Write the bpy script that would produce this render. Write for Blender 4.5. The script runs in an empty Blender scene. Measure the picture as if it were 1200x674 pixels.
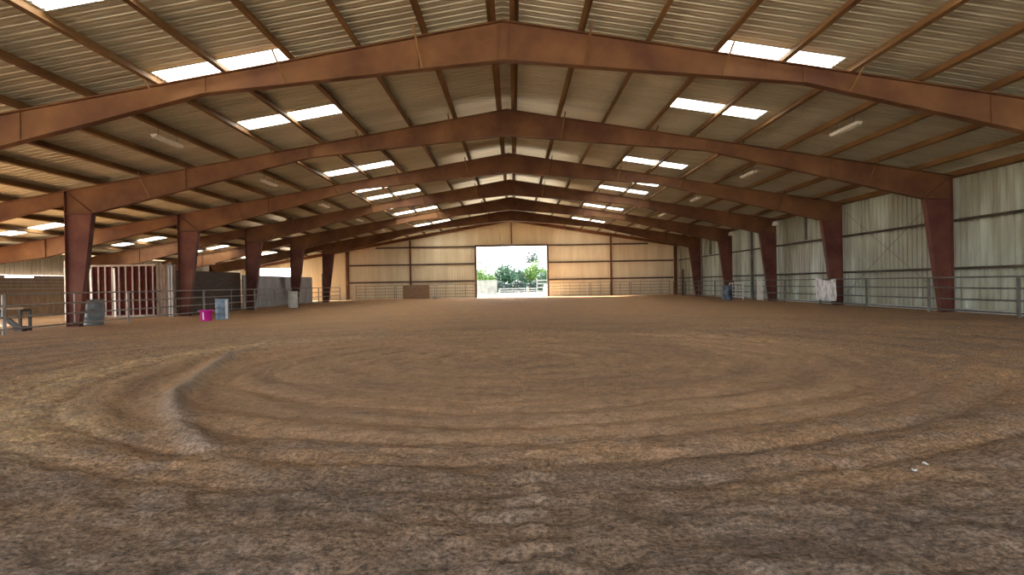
import bpy, math, random
import numpy as np
from mathutils import Vector, Matrix

random.seed(7)
RNG = np.random.default_rng(11)
SC = bpy.context.scene
COL = SC.collection

# ------------------------------------------------------------------ dimensions (metres)
BAY = 7.62
S = 1.0 / 6.0            # roof slope
ZR = 7.22                # top of frame at ridge
XR, XL = 15.22, -15.26   # outer faces of the main columns
XO = -24.4               # outer column of the side aisle
PURL = 0.2
YE = 8 * BAY             # end wall
PITCH = 0.3048


def ztop(x):
    return ZR - S * abs(x)


def zroof(x):
    return ztop(x) + PURL + 0.004


# ------------------------------------------------------------------ helpers
def tag(o, label=None, cat=None, group=None, kind=None):
    if label: o['label'] = label
    if cat: o['category'] = cat
    if group: o['group'] = group
    if kind: o['kind'] = kind
    return o


def empty(name, loc=(0, 0, 0), rz=0.0):
    o = bpy.data.objects.new(name, None)
    COL.objects.link(o)
    o.location = loc
    o.rotation_euler = (0, 0, rz)
    o.empty_display_size = 0.2
    return o


def copy_tree(o, parent=None):
    c = o.copy()
    COL.objects.link(c)
    if parent is not None:
        c.parent = parent
    for ch in list(o.children):
        copy_tree(ch, c)
    return c


class MB:
    def __init__(self):
        self.v, self.f, self.sm = [], [], []

    def add(self, vs, fs, smooth=False):
        b = len(self.v)
        self.v += [tuple(p) for p in vs]
        for q in fs:
            self.f.append(tuple(i + b for i in q))
            self.sm.append(smooth)

    def box(self, c, s, rot=None):
        hx, hy, hz = s[0] / 2, s[1] / 2, s[2] / 2
        vs = [Vector((x, y, z)) for x in (-hx, hx) for y in (-hy, hy) for z in (-hz, hz)]
        if rot is not None:
            vs = [rot @ p for p in vs]
        vs = [p + Vector(c) for p in vs]
        self.add(vs, [(0, 1, 3, 2), (4, 6, 7, 5), (0, 4, 5, 1), (2, 3, 7, 6), (0, 2, 6, 4), (1, 5, 7, 3)])

    def bar(self, a, b, w, h, up=(0, 0, 1)):
        a, b = Vector(a), Vector(b)
        d = (b - a)
        L = d.length
        d.normalize()
        u = Vector(up)
        if abs(d.dot(u)) > 0.98:
            u = Vector((0, 1, 0))
        r = d.cross(u).normalized()
        u = r.cross(d).normalized()
        m = Matrix((r, d, u)).transposed()
        self.box((a + b) / 2, (w, L, h), m)

    def prism_y(self, poly, y0, y1):
        """polygon in X-Z extruded along Y"""
        n = len(poly)
        vs = [(x, y0, z) for x, z in poly] + [(x, y1, z) for x, z in poly]
        fs = [tuple(range(n)), tuple(range(2 * n - 1, n - 1, -1))]
        for i in range(n):
            j = (i + 1) % n
            fs.append((i, i + n, j + n, j))
        self.add(vs, fs)

    def strip(self, a, b, t, y0, y1):
        """plate between two X-Z points, thickness t centred, width along Y"""
        ax, az = a
        bx, bz = b
        L = math.hypot(bx - ax, bz - az)
        nx, nz = -(bz - az) / L * t / 2, (bx - ax) / L * t / 2
        self.prism_y([(ax + nx, az + nz), (bx + nx, bz + nz), (bx - nx, bz - nz), (ax - nx, az - nz)], y0, y1)

    def tube(self, pts, r, n=8, cap=True):
        pts = [Vector(p) for p in pts]
        rings = []
        for i, p in enumerate(pts):
            if i == 0: d = pts[1] - p
            elif i == len(pts) - 1: d = p - pts[i - 1]
            else: d = pts[i + 1] - pts[i - 1]
            d.normalize()
            u = Vector((0, 0, 1)) if abs(d.z) < 0.95 else Vector((0, 1, 0))
            a = d.cross(u).normalized()
            b = a.cross(d)
            rr = r[i] if isinstance(r, (list, tuple)) else r
            rings.append([p + (a * math.cos(t) + b * math.sin(t)) * rr for t in [2 * math.pi * k / n for k in range(n)]])
        vs = [q for ring in rings for q in ring]
        fs = []
        for i in range(len(rings) - 1):
            for k in range(n):
                k2 = (k + 1) % n
                fs.append((i * n + k, i * n + k2, (i + 1) * n + k2, (i + 1) * n + k))
        self.add(vs, fs, True)
        if cap:
            self.add(rings[0], [tuple(range(n - 1, -1, -1))])
            self.add(rings[-1], [tuple(range(n))])

    def lathe(self, prof, n=28, c=(0, 0, 0)):
        vs, fs = [], []
        m = len(prof)
        for k in range(n):
            t = 2 * math.pi * k / n
            for r, z in prof:
                vs.append((c[0] + r * math.cos(t), c[1] + r * math.sin(t), c[2] + z))
        for k in range(n):
            k2 = (k + 1) % n
            for i in range(m - 1):
                fs.append((k * m + i, k2 * m + i, k2 * m + i + 1, k * m + i + 1))
        self.add(vs, fs, True)

    def build(self, name, mat, parent=None):
        me = bpy.data.meshes.new(name)
        me.from_pydata(self.v, [], self.f)
        me.polygons.foreach_set('use_smooth', self.sm)
        me.update()
        o = bpy.data.objects.new(name, me)
        COL.objects.link(o)
        if mat is not None:
            me.materials.append(mat)
        if parent is not None:
            o.parent = parent
        return o


def recentre(o):
    """move a top-level mesh's origin to the middle of its base"""
    me = o.data
    n = len(me.vertices)
    a = np.empty(n * 3)
    me.vertices.foreach_get('co', a)
    a = a.reshape(-1, 3)
    c = (a.min(0) + a.max(0)) / 2
    c[2] = a[:, 2].min()
    a -= c
    me.vertices.foreach_set('co', a.ravel())
    me.update()
    o.location = tuple(c)
    return o


# ------------------------------------------------------------------ materials
def lin(r, g, b):
    f = lambda c: (c / 255 / 12.92) if c / 255 <= 0.04045 else ((c / 255 + 0.055) / 1.055) ** 2.4
    return (f(r), f(g), f(b), 1.0)


def mat_noise(name, c1, c2, scale=3.0, rough=0.6, metal=0.0, stretch=(1, 1, 1), bump=0.0, bump_scale=30.0, detail=5.0, c3=None, spec=0.5, lo=0.35, hi=0.65):
    m = bpy.data.materials.new(name)
    m.use_nodes = True
    nt = m.node_tree
    b = nt.nodes['Principled BSDF']
    b.inputs['Roughness'].default_value = rough
    b.inputs['Metallic'].default_value = metal
    b.inputs['Specular IOR Level'].default_value = spec
    geo = nt.nodes.new('ShaderNodeNewGeometry')
    mp = nt.nodes.new('ShaderNodeMapping')
    mp.inputs['Scale'].default_value = stretch
    nt.links.new(geo.outputs['Position'], mp.inputs['Vector'])
    no = nt.nodes.new('ShaderNodeTexNoise')
    no.inputs['Scale'].default_value = scale
    no.inputs['Detail'].default_value = detail
    no.inputs['Roughness'].default_value = 0.6
    nt.links.new(mp.outputs[0], no.inputs['Vector'])
    rp = nt.nodes.new('ShaderNodeValToRGB')
    rp.color_ramp.elements[0].position = lo
    rp.color_ramp.elements[0].color = c1
    rp.color_ramp.elements[1].position = hi
    rp.color_ramp.elements[1].color = c2
    if c3 is not None:
        e = rp.color_ramp.elements.new(min(0.98, hi + 0.14))
        e.color = c3
    nt.links.new(no.outputs[0], rp.inputs[0])
    nt.links.new(rp.outputs[0], b.inputs['Base Color'])
    if bump > 0:
        n2 = nt.nodes.new('ShaderNodeTexNoise')
        n2.inputs['Scale'].default_value = bump_scale
        n2.inputs['Detail'].default_value = 4
        nt.links.new(geo.outputs['Position'], n2.inputs['Vector'])
        bp = nt.nodes.new('ShaderNodeBump')
        bp.inputs['Strength'].default_value = bump
        bp.inputs['Distance'].default_value = 0.02
        nt.links.new(n2.outputs[0], bp.inputs['Height'])
        nt.links.new(bp.outputs[0], b.inputs['Normal'])
    return m


M = {}
M['steel'] = mat_noise('red_oxide_steel', (0.115, 0.050, 0.030, 1), (0.215, 0.105, 0.048, 1), 0.8, 0.62, c3=(0.27, 0.145, 0.065, 1), bump=0.15, spec=0.12)
M['column'] = mat_noise('maroon_steel', (0.095, 0.032, 0.026, 1), (0.155, 0.062, 0.043, 1), 1.1, 0.55, bump=0.15, spec=0.12)
M['purlin'] = mat_noise('purlin_steel', (0.125, 0.060, 0.027, 1), (0.25, 0.140, 0.057, 1), 0.8, 0.55, stretch=(1, 0.4, 1), spec=0.15)
M['girt'] = mat_noise('girt_steel', (0.085, 0.055, 0.036, 1), (0.15, 0.09, 0.055, 1), 1.2, 0.6, spec=0.3)
M['girt_dark'] = mat_noise('dark_girt', (0.045, 0.038, 0.028, 1), (0.085, 0.068, 0.05, 1), 1.2, 0.7, spec=0.15)
M['roof'] = mat_noise('galvanised_roof', (0.50, 0.475, 0.355, 1), (0.66, 0.63, 0.49, 1), 0.7, 0.36, metal=0.45, stretch=(0.25, 2.0, 1))
M['wall_end'] = mat_noise('tan_wall_tin', (0.70, 0.575, 0.375, 1), (0.84, 0.73, 0.52, 1), 0.6, 0.5, stretch=(2.2, 1, 0.25))
M['wall_side'] = mat_noise('pale_wall_tin', (0.31, 0.305, 0.22, 1), (0.54, 0.60, 0.505, 1), 0.55, 0.5, stretch=(1, 1.1, 0.28), detail=3, lo=0.42, hi=0.58)
def panel_tones(m, axis_out, span):
    """a random tone per cladding sheet, mixed into the mottling"""
    nt = m.node_tree
    rp = [n for n in nt.nodes if n.type == 'VALTORGB'][0]
    no = [n for n in nt.nodes if n.type == 'TEX_NOISE' and n.outputs[0].links and n.outputs[0].links[0].to_node == rp][0]
    geo = [n for n in nt.nodes if n.type == 'NEW_GEOMETRY'][0]
    sep = nt.nodes.new('ShaderNodeSeparateXYZ')
    nt.links.new(geo.outputs['Position'], sep.inputs[0])
    d = nt.nodes.new('ShaderNodeMath'); d.operation = 'DIVIDE'; d.inputs[1].default_value = span
    nt.links.new(sep.outputs[axis_out], d.inputs[0])
    fl = nt.nodes.new('ShaderNodeMath'); fl.operation = 'FLOOR'
    nt.links.new(d.outputs[0], fl.inputs[0])
    wn = nt.nodes.new('ShaderNodeTexWhiteNoise'); wn.noise_dimensions = '1D'
    nt.links.new(fl.outputs[0], wn.inputs['W'])
    a = nt.nodes.new('ShaderNodeMath'); a.operation = 'MULTIPLY_ADD'
    a.inputs[1].default_value = 0.26; a.inputs[2].default_value = -0.13
    nt.links.new(wn.outputs['Value'], a.inputs[0])
    b = nt.nodes.new('ShaderNodeMath'); b.operation = 'ADD'
    nt.links.new(no.outputs[0], b.inputs[0]); nt.links.new(a.outputs[0], b.inputs[1])
    nt.links.new(b.outputs[0], rp.inputs[0])


panel_tones(M['wall_side'], 1, 0.9144)
M['wall_grey'] = mat_noise('grey_wall_tin', (0.34, 0.34, 0.30, 1), (0.46, 0.46, 0.42, 1), 0.8, 0.5, stretch=(1, 2, 0.3))
M['galv'] = mat_noise('galvanised_pipe', (0.19, 0.165, 0.145, 1), (0.31, 0.275, 0.245, 1), 3.0, 0.45, metal=0.35)
M['galv_dark'] = mat_noise('dark_pipe', (0.075, 0.07, 0.062, 1), (0.15, 0.138, 0.12, 1), 3.0, 0.6, metal=0.2)
M['white'] = mat_noise('white_paint', (0.55, 0.53, 0.48, 1), (0.72, 0.70, 0.66, 1), 4.0, 0.5)
M['dimmed_white'] = mat_noise('dimmed_fence_paint', (0.105, 0.115, 0.115, 1), (0.155, 0.165, 0.16, 1), 2.0, 0.8, spec=0.1)  # white fence paint darkened so the outdoor light doesn't wash it out
M['whitebar'] = mat_noise('pinkish_white_bar', (0.24, 0.19, 0.155, 1), (0.36, 0.29, 0.24, 1), 4.0, 0.7, spec=0.15)
M['maroon'] = mat_noise('maroon_sheet', (0.035, 0.007, 0.007, 1), (0.075, 0.015, 0.013, 1), 3.0, 0.85, spec=0.05)
M['board'] = mat_noise('weathered_board', (0.095, 0.06, 0.04, 1), (0.19, 0.125, 0.085, 1), 3.5, 0.8, stretch=(3, 3, 0.6), bump=0.2)
M['board_dark'] = mat_noise('dark_board', (0.055, 0.038, 0.028, 1), (0.10, 0.07, 0.052, 1), 3.0, 0.8, stretch=(1, 0.5, 4), bump=0.2)
M['board_brown'] = mat_noise('brown_board', (0.16, 0.10, 0.055, 1), (0.27, 0.175, 0.10, 1), 3.0, 0.8, stretch=(3, 3, 0.5))
M['plywood'] = mat_noise('plywood', (0.21, 0.125, 0.07, 1), (0.29, 0.18, 0.105, 1), 2.0, 0.75, stretch=(1, 1, 4))
M['panel_grey'] = mat_noise('grey_panel', (0.25, 0.24, 0.235, 1), (0.36, 0.345, 0.34, 1), 1.6, 0.6, stretch=(1, 2, 0.5))
M['barrel_blue'] = mat_noise('blue_barrel', (0.085, 0.14, 0.20, 1), (0.15, 0.215, 0.28, 1), 4.0, 0.4)
M['barrel_steel'] = mat_noise('blue_grey_barrel', (0.085, 0.10, 0.11, 1), (0.19, 0.215, 0.22, 1), 3.5, 0.45, metal=0.15)
M['barrel_slate'] = mat_noise('slate_barrel', (0.045, 0.065, 0.095, 1), (0.085, 0.11, 0.145, 1), 4.0, 0.45)
M['barrel_white'] = mat_noise('white_barrel', (0.44, 0.43, 0.39, 1), (0.6, 0.59, 0.54, 1), 3.0, 0.45)
M['stripe'] = mat_noise('pale_stripe', (0.5, 0.52, 0.52, 1), (0.66, 0.68, 0.68, 1), 5.0, 0.45)
M['black_steel'] = mat_noise('blackened_steel', (0.022, 0.020, 0.018, 1), (0.05, 0.045, 0.04, 1), 4.0, 0.6)
M['dark_inside'] = mat_noise('dark_inside', (0.03, 0.03, 0.03, 1), (0.06, 0.055, 0.05, 1), 4.0, 0.8)
M['pink'] = mat_noise('magenta_plastic', (0.50, 0.012, 0.26, 1), (0.62, 0.02, 0.34, 1), 5.0, 0.35)
M['lamp_white'] = mat_noise('lamp_white', (0.68, 0.66, 0.6, 1), (0.78, 0.76, 0.7, 1), 4.0, 0.35)
M['banner'] = mat_noise('white_vinyl', (0.36, 0.35, 0.36, 1), (0.66, 0.65, 0.65, 1), 3.0, 0.5, stretch=(1, 1.6, 1.0), lo=0.42, hi=0.54)
M['bark'] = mat_noise('bark', (0.06, 0.045, 0.03, 1), (0.12, 0.09, 0.06, 1), 4.0, 0.9)
M['leaf_green'] = mat_noise('leaf_green', (0.002, 0.026, 0.008, 1), (0.007, 0.055, 0.017, 1), 2.0, 0.6)
M['leaf_lime'] = mat_noise('leaf_lime', (0.030, 0.080, 0.008, 1), (0.070, 0.140, 0.016, 1), 2.0, 0.6)
M['leaf_dark'] = mat_noise('leaf_dark', (0.004, 0.015, 0.012, 1), (0.010, 0.032, 0.022, 1), 2.0, 0.6)
M['dust'] = mat_noise('pale_dust', (0.34, 0.29, 0.225, 1), (0.46, 0.40, 0.32, 1), 0.4, 0.95, spec=0.1)


def translucent_mat():
    m = bpy.data.materials.new('translucent_skylight')
    m.use_nodes = True
    nt = m.node_tree
    for n in list(nt.nodes):
        if n.type != 'OUTPUT_MATERIAL':
            nt.nodes.remove(n)
    out = nt.nodes['Material Output']
    tr = nt.nodes.new('ShaderNodeBsdfTranslucent')
    tr.inputs['Color'].default_value = (0.78, 0.80, 0.76, 1)
    df = nt.nodes.new('ShaderNodeBsdfDiffuse')
    df.inputs['Color'].default_value = (0.7, 0.72, 0.70, 1)
    mx = nt.nodes.new('ShaderNodeMixShader')
    mx.inputs[0].default_value = 0.15
    nt.links.new(tr.outputs[0], mx.inputs[1])
    nt.links.new(df.outputs[0], mx.inputs[2])
    nt.links.new(mx.outputs[0], out.inputs['Surface'])
    return m


M['sky_panel'] = translucent_mat()

CX, CY = 0.2, 10.7       # centre of the groomed circle


def dirt_mat():
    m = bpy.data.materials.new('arena_dirt')
    m.use_nodes = True
    nt = m.node_tree
    N, L = nt.nodes.new, nt.links.new
    b = nt.nodes['Principled BSDF']
    b.inputs['Roughness'].default_value = 0.92
    b.inputs['Specular IOR Level'].default_value = 0.18
    geo = N('ShaderNodeNewGeometry')
    sep = N('ShaderNodeSeparateXYZ')
    L(geo.outputs['Position'], sep.inputs[0])

    def math_(op, a, c=None):
        n = N('ShaderNodeMath')
        n.operation = op
        for i, q in enumerate((a, c)):
            if q is None: continue
            if isinstance(q, (int, float)): n.inputs[i].default_value = q
            else: L(q, n.inputs[i])
        return n.outputs[0]

    dx = math_('SUBTRACT', sep.outputs[0], CX)
    dy = math_('SUBTRACT', sep.outputs[1], CY)
    r = math_('SQRT', math_('ADD', math_('MULTIPLY', dx, dx), math_('MULTIPLY', dy, dy)))
    th = math_('ARCTAN2', dx, dy)

    def noise(vec, scale, detail=5, rough=0.6):
        n = N('ShaderNodeTexNoise')
        n.inputs['Scale'].default_value = scale
        n.inputs['Detail'].default_value = detail
        n.inputs['Roughness'].default_value = rough
        L(vec, n.inputs['Vector'])
        return n.outputs[0]

    def ramp(fac, stops):
        rp = N('ShaderNodeValToRGB')
        e = rp.color_ramp.elements
        e[0].position, e[0].color = stops[0]
        e[1].position, e[1].color = stops[-1]
        for p, c in stops[1:-1]:
            q = e.new(p)
            q.color = c
        L(fac, rp.inputs[0])
        return rp.outputs[0]

    def mix(fac, a, c, mode='MIX'):
        n = N('ShaderNodeMix')
        n.data_type = 'RGBA'
        n.blend_type = mode
        if isinstance(fac, (int, float)): n.inputs[0].default_value = fac
        else: L(fac, n.inputs[0])
        for i, q in ((6, a), (7, c)):
            if isinstance(q, tuple): n.inputs[i].default_value = q
            else: L(q, n.inputs[i])
        return n.outputs[2]

    def g(v):
        return (v, v, v, 1)

    cmb = N('ShaderNodeCombineXYZ')
    L(math_('MULTIPLY', r, 1.5), cmb.inputs[0])
    L(math_('MULTIPLY', th, 0.85), cmb.inputs[1])
    arcs = noise(cmb.outputs[0], 1.5, 6, 0.62)
    arcs_fine = noise(cmb.outputs[0], 5.0, 4, 0.6)
    blot = noise(geo.outputs['Position'], 0.55, 6, 0.62)
    fine = noise(geo.outputs['Position'], 7.0, 7, 0.72)
    base = ramp(arcs, [(0.30, (0.130, 0.088, 0.066, 1)), (0.46, (0.31, 0.192, 0.112, 1)), (0.60, (0.44, 0.264, 0.142, 1)), (0.74, (0.54, 0.33, 0.17, 1))])
    blc = ramp(blot, [(0.34, (0.165, 0.122, 0.098, 1)), (0.50, (0.34, 0.21, 0.122, 1)), (0.66, (0.50, 0.305, 0.162, 1))])
    c = mix(0.40, base, blc)
    # pale dry band on the worn circle outside the groomed disc
    bandn = math_('ADD', r, math_('MULTIPLY', math_('SUBTRACT', arcs_fine, 0.5), 1.3))
    band = ramp(bandn, [(0.0, g(0)), (0.0 + 0.001, g(0)), (1.0, g(0))])
    mr = N('ShaderNodeMapRange')
    mr.interpolation_type = 'SMOOTHSTEP'
    L(math_('ABSOLUTE', math_('SUBTRACT', bandn, 6.45)), mr.inputs['Value'])
    mr.inputs['From Min'].default_value = 0.15
    mr.inputs['From Max'].default_value = 0.95
    mr.inputs['To Min'].default_value = 1.0
    mr.inputs['To Max'].default_value = 0.0
    mr2 = N('ShaderNodeMapRange')          # only on the western side of the circle
    mr2.interpolation_type = 'SMOOTHSTEP'
    L(sep.outputs[0], mr2.inputs['Value'])
    mr2.inputs['From Min'].default_value = -2.6
    mr2.inputs['From Max'].default_value = -4.2
    mr2.inputs['To Min'].default_value = 0.0
    mr2.inputs['To Max'].default_value = 0.72
    fleck = ramp(noise(geo.outputs['Position'], 5.5, 6, 0.7), [(0.40, g(0.15)), (0.58, g(1.0))])
    f = math_('MULTIPLY', math_('MULTIPLY', mr.outputs[0], mr2.outputs[0]), fleck)
    c = mix(f, c, (0.72, 0.50, 0.27, 1))
    # greyer, darker foreground
    mr3 = N('ShaderNodeMapRange')
    mr3.interpolation_type = 'SMOOTHSTEP'
    L(math_('ADD', sep.outputs[1], math_('MULTIPLY', math_('SUBTRACT', blot, 0.5), 6.0)), mr3.inputs['Value'])
    mr3.inputs['From Min'].default_value = 5.6
    mr3.inputs['From Max'].default_value = 3.0
    mr3.inputs['To Min'].default_value = 0.0
    mr3.inputs['To Max'].default_value = 0.62
    c = mix(mr3.outputs[0], c, (0.195, 0.142, 0.105, 1))
    # loose clods off the raked disc, fine paler dust on it
    mrg = N('ShaderNodeMapRange')
    mrg.interpolation_type = 'SMOOTHSTEP'
    L(math_('ADD', r, math_('MULTIPLY', math_('SUBTRACT', blot, 0.5), 3.0)), mrg.inputs['Value'])
    mrg.inputs['From Min'].default_value = 4.8
    mrg.inputs['From Max'].default_value = 6.6
    outer = mrg.outputs[0]
    inner = math_('SUBTRACT', 1.0, outer)
    c = mix(math_('MULTIPLY', inner, math_('ADD', 0.0, math_('MULTIPLY', arcs, 0.75))), c, (0.53, 0.325, 0.185, 1))
    # orange far ground
    mr4 = N('ShaderNodeMapRange')
    mr4.interpolation_type = 'SMOOTHSTEP'
    L(sep.outputs[1], mr4.inputs['Value'])
    mr4.inputs['From Min'].default_value = 11.0
    mr4.inputs['From Max'].default_value = 30.0
    mr4.inputs['To Max'].default_value = 0.72
    c = mix(mr4.outputs[0], c, (0.56, 0.315, 0.142, 1))
    ba = N('ShaderNodeAttribute')
    ba.attribute_name = 'berm'
    c = mix(math_('MULTIPLY', ba.outputs['Fac'], 0.75), c, (0.30, 0.25, 0.215, 1))
    greys = ramp(noise(geo.outputs['Position'], 2.2, 7, 0.7), [(0.46, g(0)), (0.62, g(1))])
    c = mix(math_('MULTIPLY', greys, math_('ADD', 0.2, math_('MULTIPLY', outer, 0.4))), c, (0.26, 0.20, 0.165, 1))
    fr = ramp(fine, [(0.28, g(0.5)), (0.5, g(1.0)), (0.75, g(1.4))])
    c = mix(0.85, c, fr, 'MULTIPLY')
    grain = ramp(noise(geo.outputs['Position'], 34.0, 3, 0.8), [(0.34, g(0.30)), (0.5, g(1.0)), (0.66, g(1.9))])
    c = mix(math_('ADD', 0.34, math_('MULTIPLY', outer, 0.5)), c, grain, 'MULTIPLY')
    L(c, b.inputs['Base Color'])
    n1 = noise(geo.outputs['Position'], 24.0, 8, 0.8)
    hsum = math_('ADD', math_('MULTIPLY', n1, 1.0), math_('MULTIPLY', arcs_fine, 0.9))
    bp = N('ShaderNodeBump')
    bp.inputs['Strength'].default_value = 0.9
    bp.inputs['Distance'].default_value = 0.06
    L(hsum, bp.inputs['Height'])
    L(bp.outputs[0], b.inputs['Normal'])
    return m


M['dirt'] = dirt_mat()


# ------------------------------------------------------------------ the ground
def vnoise(x, y, seed):
    rs = np.random.default_rng(seed)
    T = rs.random((256, 256))
    xi, yi = np.floor(x).astype(int), np.floor(y).astype(int)
    fx, fy = x - xi, y - yi
    fx, fy = fx * fx * (3 - 2 * fx), fy * fy * (3 - 2 * fy)
    a = T[xi % 256, yi % 256]
    b = T[(xi + 1) % 256, yi % 256]
    c = T[xi % 256, (yi + 1) % 256]
    d = T[(xi + 1) % 256, (yi + 1) % 256]
    return (a * (1 - fx) + b * fx) * (1 - fy) + (c * (1 - fx) + d * fx) * fy - 0.5


def smooth(a, b, x):
    t = np.clip((x - a) / (b - a), 0, 1)
    return t * t * (3 - 2 * t)


def floor_height(X, Y):
    dx, dy = X - CX, Y - CY
    r = np.hypot(dx, dy)
    th = np.arctan2(dx, dy)
    h = 0.030 * vnoise(X * 0.8 + 31, Y * 0.8 + 17, 1)
    near = 1 - smooth(14, 24, Y)
    h += near * 0.026 * vnoise(X * 3.1, Y * 3.1 + 50, 2)
    clod = 0.35 + 0.65 * (1 - smooth(3.5, 6.5, Y + 2.0 * vnoise(X * 0.5, Y * 0.5, 9)))
    outside = smooth(4.8, 5.6, r)
    k = np.clip(clod * 0.6 + 0.45 * outside - 0.12, 0.05, 1)
    h += near * k * 0.032 * vnoise(X * 8, Y * 8, 3)
    h += near * (0.25 + 0.75 * k) * 0.018 * np.abs(vnoise(X * 19, Y * 19, 4)) * 2
    # raked furrows, concentric
    wob = 0.9 * vnoise(th * 3.0 + 20, r * 0.35 + 3, 5)
    ph = ((r + wob * 0.8) / 0.62) % 1.0
    fur = 0.75 * np.sin(2 * math.pi * ph) - 1.7 * np.exp(-((ph - 0.75) / 0.11) ** 2)
    amp = (0.35 + 1.1 * np.clip(vnoise(th * 2.2 + 7, r * 1.1 + 2, 6) + 0.35, 0, 1))
    disc = (1 - smooth(6.3, 7.0, r)) * smooth(2.8, 4.4, r)
    h += 0.020 * fur * amp * disc * smooth(0, 1, near)
    h += 0.011 * near * (1 - disc) * fur * smooth(-0.1, 0.3, vnoise(th * 2.0, r * 0.5, 8))
    # long drag berm bordering the groomed disc
    pts = np.array([(-5.6, 18.5), (-5.35, 15.0), (-4.85, 11.6), (-4.25, 9.2), (-3.72, 7.6), (-3.1, 6.4), (-2.35, 5.3), (-1.6, 4.45), (-0.9, 3.8), (-0.1, 3.2), (0.8, 2.6)])
    best = np.full(X.shape, 1e9)
    tt = np.zeros(X.shape)
    for i in range(len(pts) - 1):
        a, b_ = pts[i], pts[i + 1]
        d = b_ - a
        t = np.clip(((X - a[0]) * d[0] + (Y - a[1]) * d[1]) / (d @ d), 0, 1)
        q = np.hypot(X - a[0] - t * d[0], Y - a[1] - t * d[1])
        m = q < best
        best = np.where(m, q, best)
        tt = np.where(m, (i + t) / (len(pts) - 1), tt)
    strength = smooth(0.0, 0.2, tt) * (1 - 0.93 * smooth(0.48, 0.80, tt)) * (0.8 + 0.6 * vnoise(X * 2.3, Y * 2.3, 10))
    h += 0.085 * strength * np.exp(-(best / 0.10) ** 2)
    h -= 0.032 * strength * np.exp(-((best - 0.34) / 0.14) ** 2)
    # tyre-tread ridge straight ahead of the viewer
    tw = np.exp(-((X - 0.24) / 0.13) ** 2) * (1 - smooth(4.2, 5.5, Y))
    h += tw * 0.016 * np.sin(2 * math.pi * (Y + 0.3 * np.abs(X - 0.24)) / 0.21)
    # curved drag ridges on the eastern side
    er = np.hypot(X - 9.5, Y - 6.0)
    h += 0.02 * near * smooth(3.0, 5.0, X) * np.sin(2 * math.pi * er / 0.8) * smooth(-0.05, 0.3, vnoise(X * 0.6, Y * 0.6, 12))
    edge = smooth(14.2, 12.8, np.abs(X + 0.0)) * smooth(59.5, 57.5, Y)
    return np.clip(h, -0.05, 0.12) * edge, np.clip(strength, 0, 1) * np.exp(-(best / 0.12) ** 2)


def axis(segs):
    out = [segs[0][0]]
    for a, b, st in segs:
        n = max(1, int(round((b - a) / st)))
        out += list(np.linspace(a, b, n + 1)[1:])
    return np.array(out)


def build_floor():
    xs = axis([(-25, -12, 0.5), (-12, -6.5, 0.12), (-6.5, 6.5, 0.036), (6.5, 11, 0.1), (11, 15.46, 0.4)])
    ys = axis([(-7.62, 1.2, 0.5), (1.2, 6.0, 0.030), (6, 10, 0.045), (10, 18, 0.09), (18, 30, 0.25), (30, YE, 0.8)])
    X, Y = np.meshgrid(xs, ys)
    Z, T = floor_height(X, Y)
    nx, ny = len(xs), len(ys)
    co = np.stack([X, Y, Z], -1).reshape(-1, 3)
    i = np.arange(nx * ny).reshape(ny, nx)
    q = np.stack([i[:-1, :-1], i[:-1, 1:], i[1:, 1:], i[1:, :-1]], -1).reshape(-1, 4)
    me = bpy.data.meshes.new('floor')
    me.vertices.add(len(co))
    me.vertices.foreach_set('co', co.ravel())
    me.loops.add(q.size)
    me.loops.foreach_set('vertex_index', q.ravel().astype(np.int32))
    me.polygons.add(len(q))
    me.polygons.foreach_set('loop_start', (np.arange(len(q)) * 4).astype(np.int32))
    me.polygons.foreach_set('loop_total', np.full(len(q), 4, np.int32))
    me.polygons.foreach_set('use_smooth', np.ones(len(q), bool))
    me.update(calc_edges=True)
    at = me.attributes.new('berm', 'FLOAT', 'POINT')
    at.data.foreach_set('value', T.ravel().astype(np.float32))
    me.materials.append(M['dirt'])
    o = bpy.data.objects.new('floor', me)
    COL.objects.link(o)
    tag(o, 'raked brown dirt floor of the riding arena', 'floor', kind='structure')


build_floor()
g = MB()
g.box((0, 150, -0.16), (700, 700, 0.2))
tag(recentre(g.build('ground_outside', M['dust'])), 'pale dusty ground outside the barn', 'ground', kind='structure')

# ------------------------------------------------------------------ roof sheets with skylight openings
SKY_D = [1.41, 1.965, 2.565, 3.18, 3.72, 4.42, 4.82, 5.46, 5.87, 6.48, 7.1, 7.62]  # last two rows are unseen, added to brighten the end wall
SKY_ROWS = [int(round(d * BAY / PITCH)) for d in SKY_D]          # first pitch of each three-pitch panel
SKY_X = {'right': (4.92, 7.65), 'left': (-7.9, -4.92), 'aisle': (-22.1, -19.2)}
I0, I1 = -25, 200
PROF = [(0.0, 0.0), (0.095, 0.0), (0.105, 0.010), (0.120, 0.010), (0.130, 0.0), (0.222, 0.0), (0.240, 0.042), (0.287, 0.042), (0.3048, 0.0)]


def roof_rows(m, i, xa, xb, up=0.0, seg=slice(None)):
    for (ya, ha), (yb, hb) in list(zip(PROF[:-1], PROF[1:]))[seg]:
        y0, y1 = i * PITCH + ya, i * PITCH + yb
        m.add([(xa, y0, zroof(xa) + ha + up), (xb, y0, zroof(xb) + ha + up), (xb, y1, zroof(xb) + hb + up), (xa, y1, zroof(xa) + hb + up)], [(0, 1, 2, 3)])


def in_sky(i, key):
    for d, r in zip(SKY_D, SKY_ROWS):
        if r <= i < r + 3 and not (key == 'aisle' and d < 3.0):
            return True
    return False


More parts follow.
